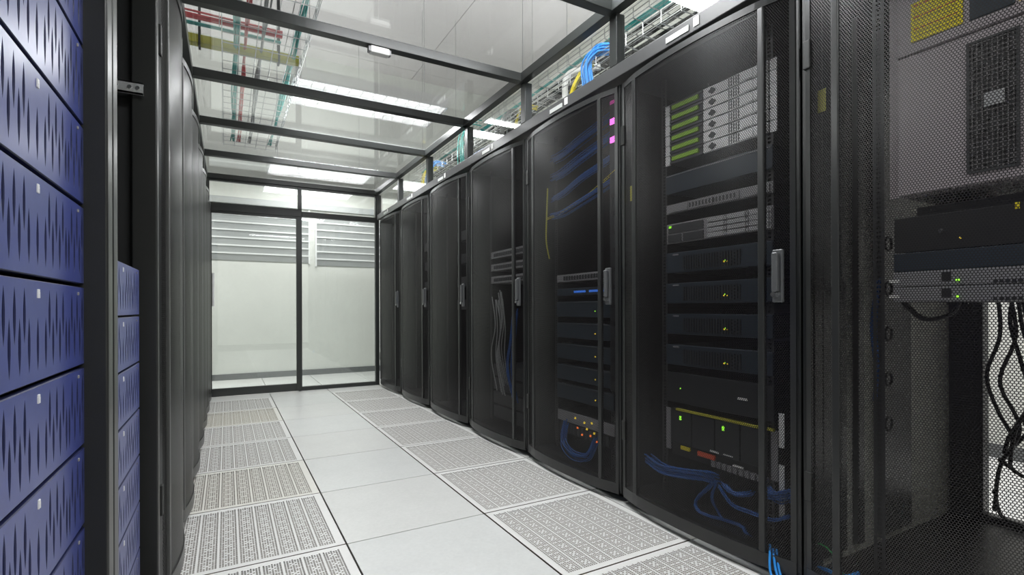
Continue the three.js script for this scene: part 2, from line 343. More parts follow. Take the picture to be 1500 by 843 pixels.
const protoR0 = makeRack(RW, { door: true, strip: 0.115, zb: 0.028, bow: 0.022, handleX: 0.345, badge: true, rear: false, sideMat: M.side, rearPost: 0.115, rails: [-0.1] });
obj('cable_channel', [rb(-0.394, -0.37, 0.1, 1.9, -0.63, -0.43, 0.004), rb(-0.394, -0.375, 0.1, 1.9, -0.31, -0.27, 0.004), rb(-0.394, -0.375, 0.1, 1.9, -0.2, -0.06, 0.004)], M.rack, protoR0);
const rackLabel = [
  'black rack at the right edge of the photo, holding the big grey server',
  'black rack with six lime-striped servers behind its perforated door',
  'black rack with two pink displays glowing behind its perforated door',
  'black rack fourth from the right edge, with pale cables behind its perforated door',
  'black rack fifth from the right edge, with a slim steel door handle', 'black rack next to last before the glass end wall, right-hand row', 'black rack at the far end of the right-hand row, touching the glass end wall'];
for (let k = 0; k < 7; k++) {
  const r = rackAt('right', 0.5225 + k * 0.815); rightRacks.push(r);
  const o = k === 0 ? protoR0 : k === 1 ? protoR : protoR.clone();
  o.name = numbered('server_rack'); scene.add(o); setAt(o, r);
  tag(o, rackLabel[k], 'server rack', 'black racks along the right side of the aisle');
}
const leftRacks = [];
[[0.6, 0.745, 'black open rack at the left edge of the photo, filled with blue storage shelves'], [0.655, 1.3725, 'black open rack with blue shelves only in its lower half, second on the left']].forEach(([w, d, label]) => {
  const r = rackAt('left', d, -0.172); leftRacks.push(r);
  const o = makeRack(w, { post: 0.042, postMat: M.post, rear: true }); o.name = numbered('server_rack'); scene.add(o); setAt(o, r); tag(o, label, 'server rack', 'open racks on the left');
});
const protoL = makeRack(LW, { door: true, strip: 0.075, zb: 0.02, bow: 0.022, handleX: 0.25, rear: true, thick: true });
for (let k = 0; k < 7; k++) {
  const r = rackAt('left', 1.715 + 0.2925 + k * LW); leftRacks.push(r);
  const o = k ? protoL.clone() : protoL; o.name = numbered('server_rack'); scene.add(o); setAt(o, r);
  tag(o, ['first bowed mesh door past the blue shelves on the left, black rack', 'second bowed rack door past the blue shelves in the left row', 'third bowed rack door past the blue shelves in the left row', 'fourth bowed rack door past the blue shelves in the left row', 'fifth bowed rack door past the blue shelves in the left row', 'sixth bowed rack door past the blue shelves, left row', 'last rack of the left row, beside the chrome handle of the glass door'][k], 'server rack', 'closed racks along the left side of the aisle');
}

// ---------------------------------------------------------------- blue storage shelves
const U = 0.0444;
function makeShelf() {
  const t = new THREE.Group(), hw = 0.226, hh = 0.1203;
  const s = new THREE.Shape(); s.moveTo(-hw, 0); s.lineTo(hw, 0); s.lineTo(hw, hh); s.lineTo(-hw, hh); s.closePath();
  const slots = [[0, 0], [0.031, 0], [0.0465, 1], [0.062, 0], [0.0775, 1], [0.093, 0], [0.1085, 1], [0.124, 0], [0.139, 0], [0.154, 1], [0.169, 0], [0.184, 1], [0.199, 0], [0.214, 1]];
  for (const [x0, hi] of slots) for (const sg of x0 ? [-1, 1] : [1]) {
    const x = x0 * 0.967;
    const y0 = (hi ? 0.39 : 0.09) * hh, y1 = (hi ? 0.93 : 0.64) * hh, w = 0.0043, p = new THREE.Path(), ym = (y0 + y1) / 2;
    p.moveTo(sg * x, y0); p.quadraticCurveTo(sg * x + 2 * w, ym, sg * x, y1); p.quadraticCurveTo(sg * x - 2 * w, ym, sg * x, y0); s.holes.push(p);
  }
  obj('bezel', uvMetres(new THREE.ExtrudeGeometry(s, { depth: 0.008, bevelEnabled: true, bevelSize: 0.0012, bevelThickness: 0.0012, bevelSegments: 1, curveSegments: 5 }).translate(0, 0, -0.01)), [M.blue, M.blueDark], t);
  obj('back_plate', bx(-hw, hw, 0, hh, -0.03, -0.02), M.blueDark, t);
  obj('enclosure', bx(-0.215, 0.215, 0.003, hh - 0.003, -0.5, -0.03), M.dark, t);
  obj('emblem', [rb(-0.003, 0.003, 0.105, 0.111, -0.002, 0.0008, 0.0008), rb(-0.0035, -0.001, 0.1, 0.108, -0.002, 0.0008, 0.0005), rb(0.001, 0.0035, 0.1, 0.108, -0.002, 0.0008, 0.0005)], M.silver, t);
  obj('latch', rb(0.18, 0.184, 0.108, 0.113, -0.002, 0.001, 0.0008), M.silverDim, t);
  return t;
}
const shelf = makeShelf(); let shelfUsed = false;
function placeShelf(r, x, y, sy, label, group) { const o = shelfUsed ? shelf.clone() : shelf; shelfUsed = true; o.name = numbered('storage_shelf'); scene.add(o); setAt(o, r, x, y, -0.031); o.scale.y = sy; tag(o, label, 'disk shelf', group); }
const NTH = ['topmost', 'second from the top', 'third from the top', 'fourth from the top', 'fifth from the top', 'sixth from the top', 'seventh from the top', 'lowest'];
for (let k = 0; k < 8; k++) placeShelf(leftRacks[0], 0.04, 0.4376 + 0.1283 * (7 - k), 1, `blue storage shelf with wavy slots at the left edge, ${NTH[k]} in view`, 'blue storage shelves in the nearest left rack');
for (let k = 0; k < 7; k++) placeShelf(leftRacks[1], -0.03, 1.015 - 0.1215 * (k + 1) + 0.003, 0.955, `narrow-looking blue storage shelf behind the grey post, ${k === 6 ? 'lowest' : NTH[k]} of its stack`, 'blue storage shelves in the second left rack');
{ // empty upper half of the second left rack
  const r = leftRacks[1];
  const t = thing('rail_bracket', 'shiny steel bracket sticking out in the upper half of the second left rack', 'bracket'); setAt(t, r, 0.275, 1.5, -0.03);
  obj('slide', [bx(-0.012, -0.006, 0, 0.03, -0.1, 0), bx(-0.012, 0, 0.027, 0.03, -0.1, 0), bx(-0.012, 0, 0, 0.003, -0.1, 0)], M.steel, t);
  for (const z of [-0.085, -0.06, -0.03, -0.012]) obj('screw', cyl(0.005, 0.004, -0.0135, 0.015, z, 'x', 10), M.chrome, t);
  const c = obj('cable', tube([V(-0.17, 1.95, -0.05), V(-0.165, 1.75, -0.03), V(-0.16, 1.66, -0.028), V(-0.17, 1.58, -0.06)], 0.0045), M.teal); setAt(c, r); tag(c, 'teal cable hanging at the top of the second left rack', 'cable');
  for (const [y, label] of [[1.26, 'small white clip on the dark rail, lower left rack opening, upper one'], [1.03, 'small white clip just above the blue shelves behind the grey post']]) { const o = obj('rail_clip', rb(-0.16, -0.148, 0, 0.014, -0.05, -0.036, 0.003), M.silverDim); setAt(o, r, 0, y, 0); tag(o, label, 'clip', 'clips on the rail of the second left rack'); }
}

// ---------------------------------------------------------------- equipment on the right
const EZ = -0.1, EX = 0.02;                        // equipment front plane and sideways shift in the right-hand racks
function unit(name, label, category, k, y, build, group, x = EX, z = EZ) { const t = thing(name, label, category, group); setAt(t, rightRacks[k], x, y, z); build(t); return t; }
const rowOf = (n, x0, x1, y0, y1, z0, z1, gap) => Array.from({ length: n }, (_, i) => { const w = (x1 - x0) / n; return bx(x0 + i * w + gap / 2, x0 + (i + 1) * w - gap / 2, y0, y1, z0, z1); });
function limeServer(t) {
  const h = U - 0.003;
  obj('chassis', bx(-0.222, 0.222, 0, h, -0.65, 0), M.greyDark, t);
  for (const s of [-1, 1]) obj('rack_ear', bx(s > 0 ? 0.225 : -0.25, s > 0 ? 0.25 : -0.225, 0, h, -0.003, 0.003), M.silver, t);
  obj('vent_grille', [bx(-0.222, -0.055, 0.002, h * 0.3, 0, 0.008), bx(-0.222, -0.055, h * 0.8, h - 0.001, 0, 0.008)], M.greyDark, t);
  obj('colour_strip', rb(-0.21, -0.075, h * 0.33, h * 0.78, 0, 0.011, 0.002), M.lime, t);
  obj('bezel', [rb(-0.05, 0.222, 0.001, h - 0.001, 0, 0.009, 0.002)], M.silver, t);
  obj('emblem', new THREE.CylinderGeometry(0.016, 0.016, 0.003, 4).rotateX(Math.PI / 2).scale(1.1, 0.85, 1).translate(-0.008, h / 2, 0.0105), M.dark, t);
  obj('vent_dots', rowOf(5, 0.062, 0.112, 0.004, h - 0.004, 0.006, 0.0102, 0.006), M.greyDark, t);
  obj('drive_bay', [rb(0.12, 0.165, 0.004, h - 0.004, 0.005, 0.012, 0.002), rb(0.17, 0.218, 0.004, h - 0.004, 0.005, 0.012, 0.002)], M.silver, t);
}
{
  const g = 'lime-striped servers in the second rack from the right';
  const n6 = ['topmost', 'second from the top', 'third from the top', 'fourth from the top', 'fifth from the top', 'lowest'];
  for (let i = 0; i < 6; i++) unit('rack_server', `slim grey server with a lime stripe, ${n6[i]} of the stack of six`, 'server', 1, 1.535 + (5 - i) * U, limeServer, g);
  unit('rack_server', 'dark server just below the stack of lime-striped ones', 'server', 1, 1.405, (t) => {
    obj('chassis', bx(-0.222, 0.222, 0, 0.085, -0.6, 0), M.darkBlue, t); obj('bezel', rb(-0.24, 0.24, 0, 0.085, 0, 0.012, 0.003), M.darkBlue, t);
    obj('edge_strip', bx(-0.235, 0.235, 0.076, 0.079, 0.012, 0.014), M.silverDim, t);
  });
  unit('rack_server', 'silver one-unit server above the silver drive server', 'server', 1, 1.318, (t) => {
    obj('chassis', bx(-0.222, 0.222, 0, 0.041, -0.6, 0), M.dark, t); obj('bezel', rb(-0.24, 0.24, 0, 0.041, 0, 0.01, 0.002), M.silverDim, t);
    obj('drive_bay', rowOf(4, -0.235, 0.235, 0.005, 0.036, 0.008, 0.014, 0.014), M.silverDim, t); obj('vent', [...rowOf(14, -0.12, 0.1, 0.012, 0.03, 0.012, 0.0145, 0.008)], M.greyDark, t);
    obj('led', [bx(0.19, 0.21, 0.037, 0.04, 0.01, 0.013)], M.ledGreen, t);
  });
  unit('rack_server', 'silver two-unit server with stacked drive bays and a green light', 'server', 1, 1.188, (t) => {
    obj('chassis', bx(-0.222, 0.222, 0, 0.086, -0.6, 0), M.dark, t); obj('bezel', rb(-0.24, 0.24, 0, 0.086, 0, 0.008, 0.002), M.silverDim, t);
    for (let c = 0; c < 3; c++) for (let q = 0; q < 4; q++) obj('drive', [rb(-0.03 + c * 0.09, 0.045 + c * 0.09, 0.004 + q * 0.02, 0.021 + q * 0.02, 0.006, 0.014, 0.0015), bx(0.047 + c * 0.09, 0.055 + c * 0.09, 0.006 + q * 0.02, 0.018 + q * 0.02, 0.007, 0.012)], M.silverMid, t);
    obj('panel', [bx(-0.23, -0.05, 0.045, 0.08, 0.008, 0.01), bx(-0.23, -0.16, 0.006, 0.038, 0.008, 0.012), bx(-0.15, -0.05, 0.006, 0.038, 0.008, 0.012)], M.greyDark, t);
    obj('led', rb(-0.225, -0.212, 0.068, 0.077, 0.009, 0.014, 0.002), M.ledGreen, t);
  });
  const nd = ['uppermost', 'second', 'third', 'lowest'];
  [1.06, 0.928, 0.796, 0.662].forEach((y, i) => unit('rack_server', `dark blue-black server with yellow-green lights, ${nd[i]} of four below the silver ones`, 'server', 1, y, (t) => {
    obj('chassis', bx(-0.222, 0.222, 0, 0.088, -0.6, 0), M.dark, t); obj('bezel', rb(-0.24, 0.24, 0, 0.088, 0, 0.014, 0.004), M.darkBlue, t);
    obj('grille', rowOf(22, -0.15, 0.12, 0.01, 0.07, 0.012, 0.017, 0.006), M.dark, t);
    obj('led', [rb(0.045, 0.052, 0.026, 0.032, 0.013, 0.018, 0.001), rb(0.06, 0.064, 0.026, 0.031, 0.013, 0.018, 0.001)], M.ledYellow, t);
    obj('led', [rb(0.05, 0.055, 0.031, 0.035, 0.013, 0.018, 0.001)], M.ledGreen, t);
    obj('handle_tab', rb(-0.2, -0.17, 0.074, 0.082, 0.012, 0.018, 0.002), M.silverDim, t);
  }, 'dark servers in the second rack from the right'));
  unit('storage_unit', 'black unit with a small white label above the big black chassis with green lights', 'storage unit', 1, 0.5, (t) => {
    obj('chassis', bx(-0.222, 0.222, 0, 0.13, -0.6, 0), M.dark, t); obj('bezel', rb(-0.24, 0.24, 0, 0.13, 0, 0.01, 0.003), M.dark, t);
    obj('label', bx(0.1, 0.14, 0.06, 0.068, 0.01, 0.012), M.white, t); obj('led', [rb(-0.17, -0.165, 0.06, 0.066, 0.009, 0.013, 0.001)], M.ledGreen, t);
  });
  unit('blade_chassis', 'big black chassis with two green lights and small coloured labels above the blue cables', 'server', 1, 0.27, (t) => {
    obj('chassis', bx(-0.222, 0.222, 0, 0.2, -0.6, 0), M.black, t);
    for (let i = 0; i < 4; i++) obj('module', rb(-0.218 + i * 0.11, -0.112 + i * 0.11, 0.055, 0.195, 0, 0.012, 0.003), M.dark, t);
    obj('top_strip', rb(-0.19, 0.24, 0.196, 0.206, 0, 0.014, 0.002), M.olive, t);
    obj('ear', [bx(-0.25, -0.225, 0.02, 0.2, 0, 0.004), bx(0.225, 0.25, 0.02, 0.2, 0, 0.004)], M.silverDim, t);
    obj('led', [rb(-0.17, -0.16, 0.158, 0.176, 0.012, 0.016, 0.002), rb(0.035, 0.045, 0.158, 0.176, 0.012, 0.016, 0.002)], M.ledGreen, t);
    obj('yellow_label', bx(-0.165, -0.12, 0.035, 0.05, 0.004, 0.013), M.yellow, t); obj('orange_label', bx(-0.08, 0.0, 0.03, 0.048, 0.004, 0.013), M.orange, t);
    obj('white_label', [bx(-0.02, 0.02, 0.062, 0.068, 0.012, 0.014), bx(0.04, 0.08, 0.064, 0.068, 0.012, 0.014), bx(0.08, 0.12, 0.03, 0.036, 0.004, 0.013)], M.white, t);
    obj('port_row', rowOf(10, -0.02, 0.22, 0.002, 0.026, 0, 0.012, 0.008), M.silverDim, t);
  });
  // white labelled strip on the near rail
  for (const [y0, y1, label] of [[0.42, 0.54, 'pale label strip on the near rail beside the green lights'], [0.17, 0.36, 'long pale label strip on the near rail above the blue cables']]) { const o = obj('label_strip', rb(0, 0.02, 0, y1 - y0, 0, 0.004, 0.001), M.silver); setAt(o, rightRacks[1], 0.285, y0, -0.08); tag(o, label, 'label', 'label strips in the second rack from the right'); }
}
function looseCables(k, label, mat, paths, r, cat = 'cable bundle', name = 'cable_bundle') { const o = obj(name, paths.map((p) => tube(p, r, 26, 6)), mat); setAt(o, rightRacks[k]); return tag(o, label, cat); }
function fan(base, n, j) { return Array.from({ length: n }, () => { const dx = rr(-j, j), dy = rr(-j, j), dz = rr(-j, j); return base.map((p, i) => V(p.x + dx * (0.6 + 0.5 * Math.sin(i * 1.7 + dx * 90)), p.y + dy, p.z + dz)); }); }
const P2 = (pts, z = -0.06) => pts.map(([x, y], i) => V(x, y, z + 0.012 * Math.sin(i * 2.1)));
looseCables(1, 'flat sheaf of blue cables under the big black chassis', M.cableBlue, fan(P2([[-0.29, 0.235], [-0.19, 0.215], [-0.088, 0.222], [0.011, 0.245], [0.05, 0.25]], -0.05), 22, 0.022), 0.003);
looseCables(1, 'blue cable loop hanging low behind the perforated door', M.cableBlue, fan(P2([[0.053, 0.24], [0.032, 0.207], [-0.035, 0.14], [-0.042, 0.118], [-0.012, 0.097], [0.111, 0.098], [0.17, 0.103], [0.186, 0.092], [0.192, 0.072]], -0.05), 6, 0.005), 0.0035);
looseCables(1, 'blue cables dropping straight into the low loop', M.cableBlue, fan(P2([[0.058, 0.237], [0.044, 0.171], [0.057, 0.113], [0.083, 0.1]], -0.055), 3, 0.004), 0.003);
looseCables(1, 'blue cables slanting down towards the near corner of the rack', M.cableBlue, fan(P2([[0.065, 0.22], [0.13, 0.172], [0.194, 0.16], [0.279, 0.168], [0.342, 0.205]], -0.05), 4, 0.005), 0.003);
looseCables(1, 'short thick blue knot of cables just under the coloured labels', M.cableBlue, fan(P2([[0.08, 0.232], [0.13, 0.215], [0.177, 0.224], [0.2, 0.24]], -0.06), 9, 0.01), 0.003);
looseCables(1, 'blue cables bunched beside the near rail at the rack bottom', M.cableBlue, fan(P2([[0.238, 0.26], [0.287, 0.25], [0.335, 0.27], [0.36, 0.29]], -0.06), 12, 0.02), 0.003);
{ const o = obj('cable_bundle', [tube([WD(1.62, 0.1, 1.02), WD(1.59, 0.03, 0.985), WD(1.585, 0.006, 0.95), WD(1.6, 0.006, 0.915), WD(1.64, 0.03, 0.9)], 0.004), tube([WD(1.63, 0.1, 1.015), WD(1.6, 0.03, 0.98), WD(1.595, 0.006, 0.945), WD(1.61, 0.006, 0.91), WD(1.65, 0.04, 0.88)], 0.004), tube([WD(1.62, 0.11, 1.03), WD(1.58, 0.03, 1.0), WD(1.575, 0.006, 0.96), WD(1.59, 0.006, 0.92), WD(1.64, 0.05, 0.89)], 0.004)], M.cableBright); tag(o, 'bright blue cables looping out under the rack door at the floor', 'cable bundle'); }

// second: the rack with the pink displays
{
  const sag = (y0, y1, z) => [V(-0.26, y0, z - 0.02), V(-0.1, (y0 + y1) / 2 - 0.02, z + 0.02), V(0.06, y1, z + 0.03), V(0.2, y1 + 0.05, z), V(0.26, y1 + 0.09, z - 0.04)];
  [[1.79, 1.8, 'uppermost blue cable sheaf in the rack with pink displays'], [1.68, 1.7, 'second blue cable sheaf in the rack with pink displays'], [1.56, 1.6, 'third blue cable sheaf from the top in the rack with pink displays'], [1.46, 1.47, 'lowest blue cable sheaf in the upper half of the rack with pink displays']].forEach(([a, b, l]) => looseCables(2, l, M.cableBlue, fan(sag(a, b, -0.07), 14, 0.02), 0.0028));
  looseCables(2, 'thin yellow cables crossing under the blue cable sheaves', M.yellow, fan([V(-0.28, 1.44, -0.06), V(-0.1, 1.45, -0.05), V(0.1, 1.5, -0.05), V(0.32, 1.58, -0.05)], 2, 0.006), 0.002);
  looseCables(2, 'yellow cable hanging straight down behind the perforated door', M.olive, fan([V(-0.27, 1.62, -0.06), V(-0.265, 1.45, -0.05), V(-0.27, 1.3, -0.05), V(-0.255, 1.2, -0.06)], 2, 0.003), 0.0025);
  unit('power_strip', 'upright black power strip with two glowing pink displays', 'power strip', 2, 0.5, (t) => {
    obj('housing', rb(-0.025, 0.025, 0, 1.43, -0.04, 0, 0.004), M.dark, t);
    obj('display', rb(-0.017, 0.017, 1.31, 1.34, 0, 0.004, 0.002), M.ledPink, t); obj('display', rb(-0.017, 0.017, 1.22, 1.25, 0, 0.004, 0.002), M.ledPink, t); obj('display', rb(-0.017, 0.017, 1.41, 1.428, 0, 0.004, 0.002), M.ledPinkDim, t);
    obj('outlet', Array.from({ length: 12 }, (_, i) => rb(-0.013, 0.013, 0.05 + i * 0.09, 0.075 + i * 0.09, 0, 0.003, 0.001)), M.black, t);
  }, null, 0.3, -0.05);
  unit('network_switch', 'silver switch halfway up the rack with pink displays', 'switch', 2, 1.06, (t) => { obj('chassis', bx(-0.222, 0.222, 0, 0.041, -0.4, 0), M.silverDim, t); obj('bezel', rb(-0.24, 0.24, 0, 0.041, 0, 0.01, 0.002), M.silverDim, t); obj('port_row', rowOf(16, -0.18, 0.2, 0.008, 0.032, 0.008, 0.0115, 0.006), M.dark, t); });
  unit('network_switch', 'dark switch with a blue glowing bar under the silver switch', 'switch', 2, 0.98, (t) => { obj('chassis', bx(-0.222, 0.222, 0, 0.041, -0.4, 0), M.dark, t); obj('bezel', rb(-0.24, 0.24, 0, 0.041, 0, 0.01, 0.002), M.darkBlue, t); obj('light_bar', [bx(-0.08, 0.02, 0.014, 0.026, 0.009, 0.012), bx(0.05, 0.2, 0.014, 0.026, 0.009, 0.012)], M.ledBlue, t); });
  const n5 = ['uppermost', 'second', 'middle', 'fourth', 'lowest'];
  [0.86, 0.74, 0.62, 0.5, 0.39].forEach((y, i) => unit('rack_server', `dark server in the rack with pink displays, ${n5[i]} of five`, 'server', 2, y, (t) => {
    obj('chassis', bx(-0.222, 0.222, 0, 0.088, -0.6, 0), M.dark, t); obj('bezel', rb(-0.24, 0.24, 0, 0.085, 0, 0.014, 0.004), M.darkBlue, t); obj('edge_strip', bx(-0.235, 0.235, 0.078, 0.082, 0.013, 0.0155), M.greyDark, t);
    obj('led', rb(0.1, 0.107, 0.03, 0.036, 0.013, 0.018, 0.001), i > 0 ? M.ledYellow : M.ledGreen, t);
  }, 'dark servers in the rack with pink displays'));
  unit('network_switch', 'switch with orange and yellow lights above the low blue cable tangle', 'switch', 2, 0.19, (t) => {
    obj('chassis', bx(-0.222, 0.222, 0, 0.13, -0.4, 0), M.dark, t); obj('bezel', rb(-0.24, 0.24, 0.07, 0.13, 0, 0.008, 0.002), M.silverDim, t);
    obj('port_row', rowOf(12, -0.2, 0.2, 0.01, 0.06, 0, 0.008, 0.008), M.greyDark, t);
    [[-0.06, 0.05, 0], [-0.02, 0.02, 0], [0.02, 0.06, 1], [0.05, 0.03, 0], [0.08, 0.05, 1], [0.1, 0.01, 0], [0.0, 0.09, 2], [-0.08, 0.1, 2], [0.06, 0.1, 2], [0.12, 0.09, 1]].forEach(([x, y, c]) => obj('led', rb(x, x + 0.012, y, y + 0.01, 0.006, 0.012, 0.002), [M.ledOrange, M.ledYellow, M.ledYellow][c], t));
  });
  looseCables(2, 'tangle of blue cables at the bottom of the rack with pink displays', M.cableBlue, fan([V(-0.12, 0.26, -0.07), V(-0.11, 0.16, -0.05), V(0.0, 0.11, -0.04), V(0.1, 0.13, -0.05), V(0.14, 0.22, -0.07)], 12, 0.022), 0.003);
}
// third: pale units and cables
{
  for (let i = 0; i < 3; i++) unit('network_switch', `pale one-unit switch in the fourth rack from the right edge, ${['upper', 'middle', 'lower'][i]} of three`, 'switch', 3, 1.27 - i * 0.09, (t) => { obj('chassis', bx(-0.222, 0.222, 0, 0.041, -0.4, 0), M.silverDim, t); obj('bezel', rb(-0.24, 0.24, 0, 0.05, 0, 0.01, 0.002), M.silverDim, t); obj('port_row', rowOf(16, -0.2, 0.2, 0.012, 0.036, 0.008, 0.0115, 0.006), M.dark, t); }, 'pale switches in the fourth rack from the right edge');
  looseCables(3, 'pale grey cables hanging in the fourth rack from the right edge', M.cableGrey, fan([V(-0.1, 1.0, -0.07), V(-0.02, 0.8, -0.05), V(-0.06, 0.6, -0.05), V(0.0, 0.35, -0.06)], 9, 0.04), 0.004);
  looseCables(3, 'blue cables hanging low in the fourth rack from the right edge', M.cableBlue, fan([V(0.12, 0.9, -0.08), V(0.14, 0.7, -0.05), V(0.1, 0.5, -0.05), V(0.15, 0.3, -0.06)], 7, 0.03), 0.004);
  for (let i = 0; i < 4; i++) unit('rack_server', `dark server near the floor in the fourth rack from the right edge, ${['top', 'second', 'third', 'bottom'][i]} of four`, 'server', 3, 0.42 - i * 0.1, (t) => { obj('chassis', bx(-0.222, 0.222, 0, 0.085, -0.6, -0.02), M.dark, t); obj('bezel', rb(-0.24, 0.24, 0, 0.085, -0.02, -0.008, 0.003), M.greyDark, t); }, 'dark servers low in the fourth rack from the right edge');
}
[[4, 'fifth'], [5, 'sixth']].forEach(([k, w]) => { for (let i = 0; i < 4; i++) unit('rack_server', `faint dark server in the ${w} rack from the right edge, ${['top', 'second', 'third', 'bottom'][i]} of four`, 'server', k, 1.5 - i * 0.2, (t) => { obj('chassis', bx(-0.222, 0.222, 0, 0.085, -0.6, 0), M.dark, t); obj('bezel', rb(-0.24, 0.24, 0, 0.085, 0, 0.012, 0.003), M.greyDark, t); }, `dark servers in the ${w} rack from the right edge`, EX, -0.2); });

// nearest rack on the right: big grey server, switches, loose cables
{
  unit('grey_server', 'big grey server with a yellow sign and a fan grille at the upper right edge', 'server', 0, 1.225, (t) => {
    obj('chassis', bx(-0.225, 0.225, 0, 0.68, -0.72, 0), M.grey, t);
    obj('lower_front', rb(-0.225, 0.25, 0, 0.391, 0, 0.02, 0.004), M.grey, t); obj('upper_front', rb(-0.225, 0.25, 0.397, 0.68, 0, 0.02, 0.004), M.grey, t);
    obj('ear', [bx(-0.25, -0.228, 0, 0.68, -0.002, 0.003)], M.grey, t);
    const fp = sub('fan_panel', t), px = -0.068, pw = 0.086, f0 = 0.034, f1 = 0.362;
    obj('panel_frame', [bx(px - 0.006, px + pw + 0.006, f0 - 0.006, f0, 0.019, 0.024), bx(px - 0.006, px + pw + 0.006, f1, f1 + 0.006, 0.019, 0.024), bx(px - 0.006, px, f0, f1, 0.019, 0.024), bx(px + pw, px + pw + 0.006, f0, f1, 0.019, 0.024)], M.greyDark, fp);
    obj('fan_recess', bx(px, px + pw, f0, f1, 0.019, 0.0205), M.greyDark, fp);
    for (let r = 0; r < 6; r++) for (let c = 0; c < 2; c++) obj('fan', [cyl(0.015, 0.001, px + 0.022 + c * 0.042, f0 + 0.028 + r * 0.0545, 0.0208, 'z', 16), new THREE.TorusGeometry(0.018, 0.0025, 6, 18).translate(px + 0.022 + c * 0.042, f0 + 0.028 + r * 0.0545, 0.0212)], M.black, fp);
    obj('grille_bar', [...Array.from({ length: 9 }, (_, i) => bx(px + 0.004 + i * 0.0095, px + 0.0062 + i * 0.0095, f0, f1, 0.022, 0.0235)), ...Array.from({ length: 30 }, (_, i) => bx(px, px + pw, f0 + 0.004 + i * 0.011, f0 + 0.006 + i * 0.011, 0.022, 0.0235))], M.grilleGrey, fp);
    obj('badge', rb(px + 0.028, px + 0.066, 0.19, 0.225, 0.023, 0.027, 0.002), M.silverMid, fp);
    obj('dark_window', rb(-0.068, 0.016, 0.425, 0.6, 0.018, 0.023, 0.003), M.darkBlue, t);
    const s = obj('warning_sign', new THREE.BoxGeometry(0.11, 0.109, 0.002).translate(-0.136, 0.481, 0.0215), M.sign, t); s.userData.label = 'yellow sign with rows of small print';
    obj('led', rb(0.022, 0.028, 0.428, 0.432, 0.019, 0.022, 0.001), M.ledYellow, t);
  }, null, 0.04);
  unit('network_switch', 'dark switch with yellow labels and a framed block of ports below the grey server', 'switch', 0, 1.01, (t) => {
    obj('chassis', bx(-0.222, 0.222, 0, 0.15, -0.5, -0.01), M.dark, t);
    obj('upper_front', rb(-0.24, 0.24, 0.055, 0.155, -0.01, 0.004, 0.003), M.black, t); obj('lower_front', rb(-0.24, 0.24, 0, 0.053, -0.01, 0.008, 0.003), M.darkBlue, t); obj('top_front', rb(-0.2, 0.24, 0.157, 0.185, -0.06, -0.03, 0.003), M.dark, t);
    obj('port_block', [bx(0.085, 0.24, 0.012, 0.014, 0.008, 0.012), bx(0.085, 0.24, 0.042, 0.044, 0.008, 0.012), bx(0.085, 0.087, 0.012, 0.044, 0.008, 0.012)], M.silver, t);
    for (let i = 0; i < 6; i++) for (let j = 0; j < 2; j++) obj('port', rb(0.092 + i * 0.025, 0.112 + i * 0.025, 0.016 + j * 0.0135, 0.0275 + j * 0.0135, 0.006, 0.0105, 0.001), M.black, t);
    obj('port_line', bx(0.09, 0.24, 0.046, 0.048, 0.008, 0.01), M.olive, t);
    obj('yellow_label', bx(0.15, 0.24, 0.078, 0.088, 0.004, 0.006), M.yellow, t); obj('white_label', rowOf(8, 0.145, 0.24, 0.07, 0.076, 0.004, 0.006, 0.003), M.white, t);
    obj('yellow_mark', bx(0.01, 0.018, 0.14, 0.156, 0.004, 0.006), M.yellow, t); obj('knob', cyl(0.006, 0.012, -0.13, 0.105, 0.008, 'z', 12), M.chrome, t);
    obj('led', rb(-0.095, -0.091, 0.08, 0.084, 0.003, 0.007, 0.001), M.ledYellow, t);
  }, null, 0.04);
  [0.967, 0.923].forEach((y, i) => unit('rack_server', `slim silver server with a green light, ${i ? 'lower' : 'upper'} of two below the dark switch`, 'server', 0, y, (t) => {
    obj('chassis', bx(-0.222, 0.222, 0, 0.042, -0.6, 0), M.dark, t); obj('bezel', rb(-0.24, 0.25, 0, 0.042, 0, 0.01, 0.002), M.silverDim, t);
    obj('drive_gap', [bx(-0.13, -0.11, 0.012, 0.036, 0.009, 0.0115), bx(0.05, 0.07, 0.012, 0.036, 0.009, 0.0115)], M.black, t); obj('grille', [...rowOf(24, -0.03, 0.24, 0.002, 0.01, 0.009, 0.0115, 0.004)], M.dark, t);
    obj('label', rb(-0.25, -0.225, 0.012, 0.02, 0.009, 0.0115, 0.001), M.white, t); obj('led', rb(-0.1, -0.093, 0.01, 0.016, 0.009, 0.013, 0.001), M.ledGreen, t);
  }, 'slim silver servers in the rack at the right edge', 0.04));
  // black power cables hanging at the open rear
  const rear = (pts, label) => { const o = obj('power_cable', tube(pts.map(([x, y, d]) => WD(x, y, d)), 0.0065, 40, 8), M.cableBlack); tag(o, label, 'cable', 'black cables hanging at the open rear of the right-edge rack'); };
  rear([[2.62, 1.0, 0.74], [2.63, 0.8, 0.72], [2.62, 0.62, 0.76], [2.63, 0.45, 0.71], [2.62, 0.3, 0.76], [2.63, 0.12, 0.78]], 'leftmost black cable hanging at the open rear of the right-edge rack');
  rear([[2.6, 1.0, 0.7], [2.62, 0.78, 0.68], [2.6, 0.6, 0.66], [2.62, 0.5, 0.7], [2.6, 0.42, 0.73], [2.62, 0.35, 0.75]], 'black cable crossing the middle of the hanging cables at the right edge');
  rear([[2.64, 1.0, 0.72], [2.63, 0.82, 0.7], [2.64, 0.66, 0.66], [2.63, 0.56, 0.645], [2.64, 0.46, 0.68], [2.64, 0.38, 0.73]], 'black cable bulging furthest right among the hanging cables');
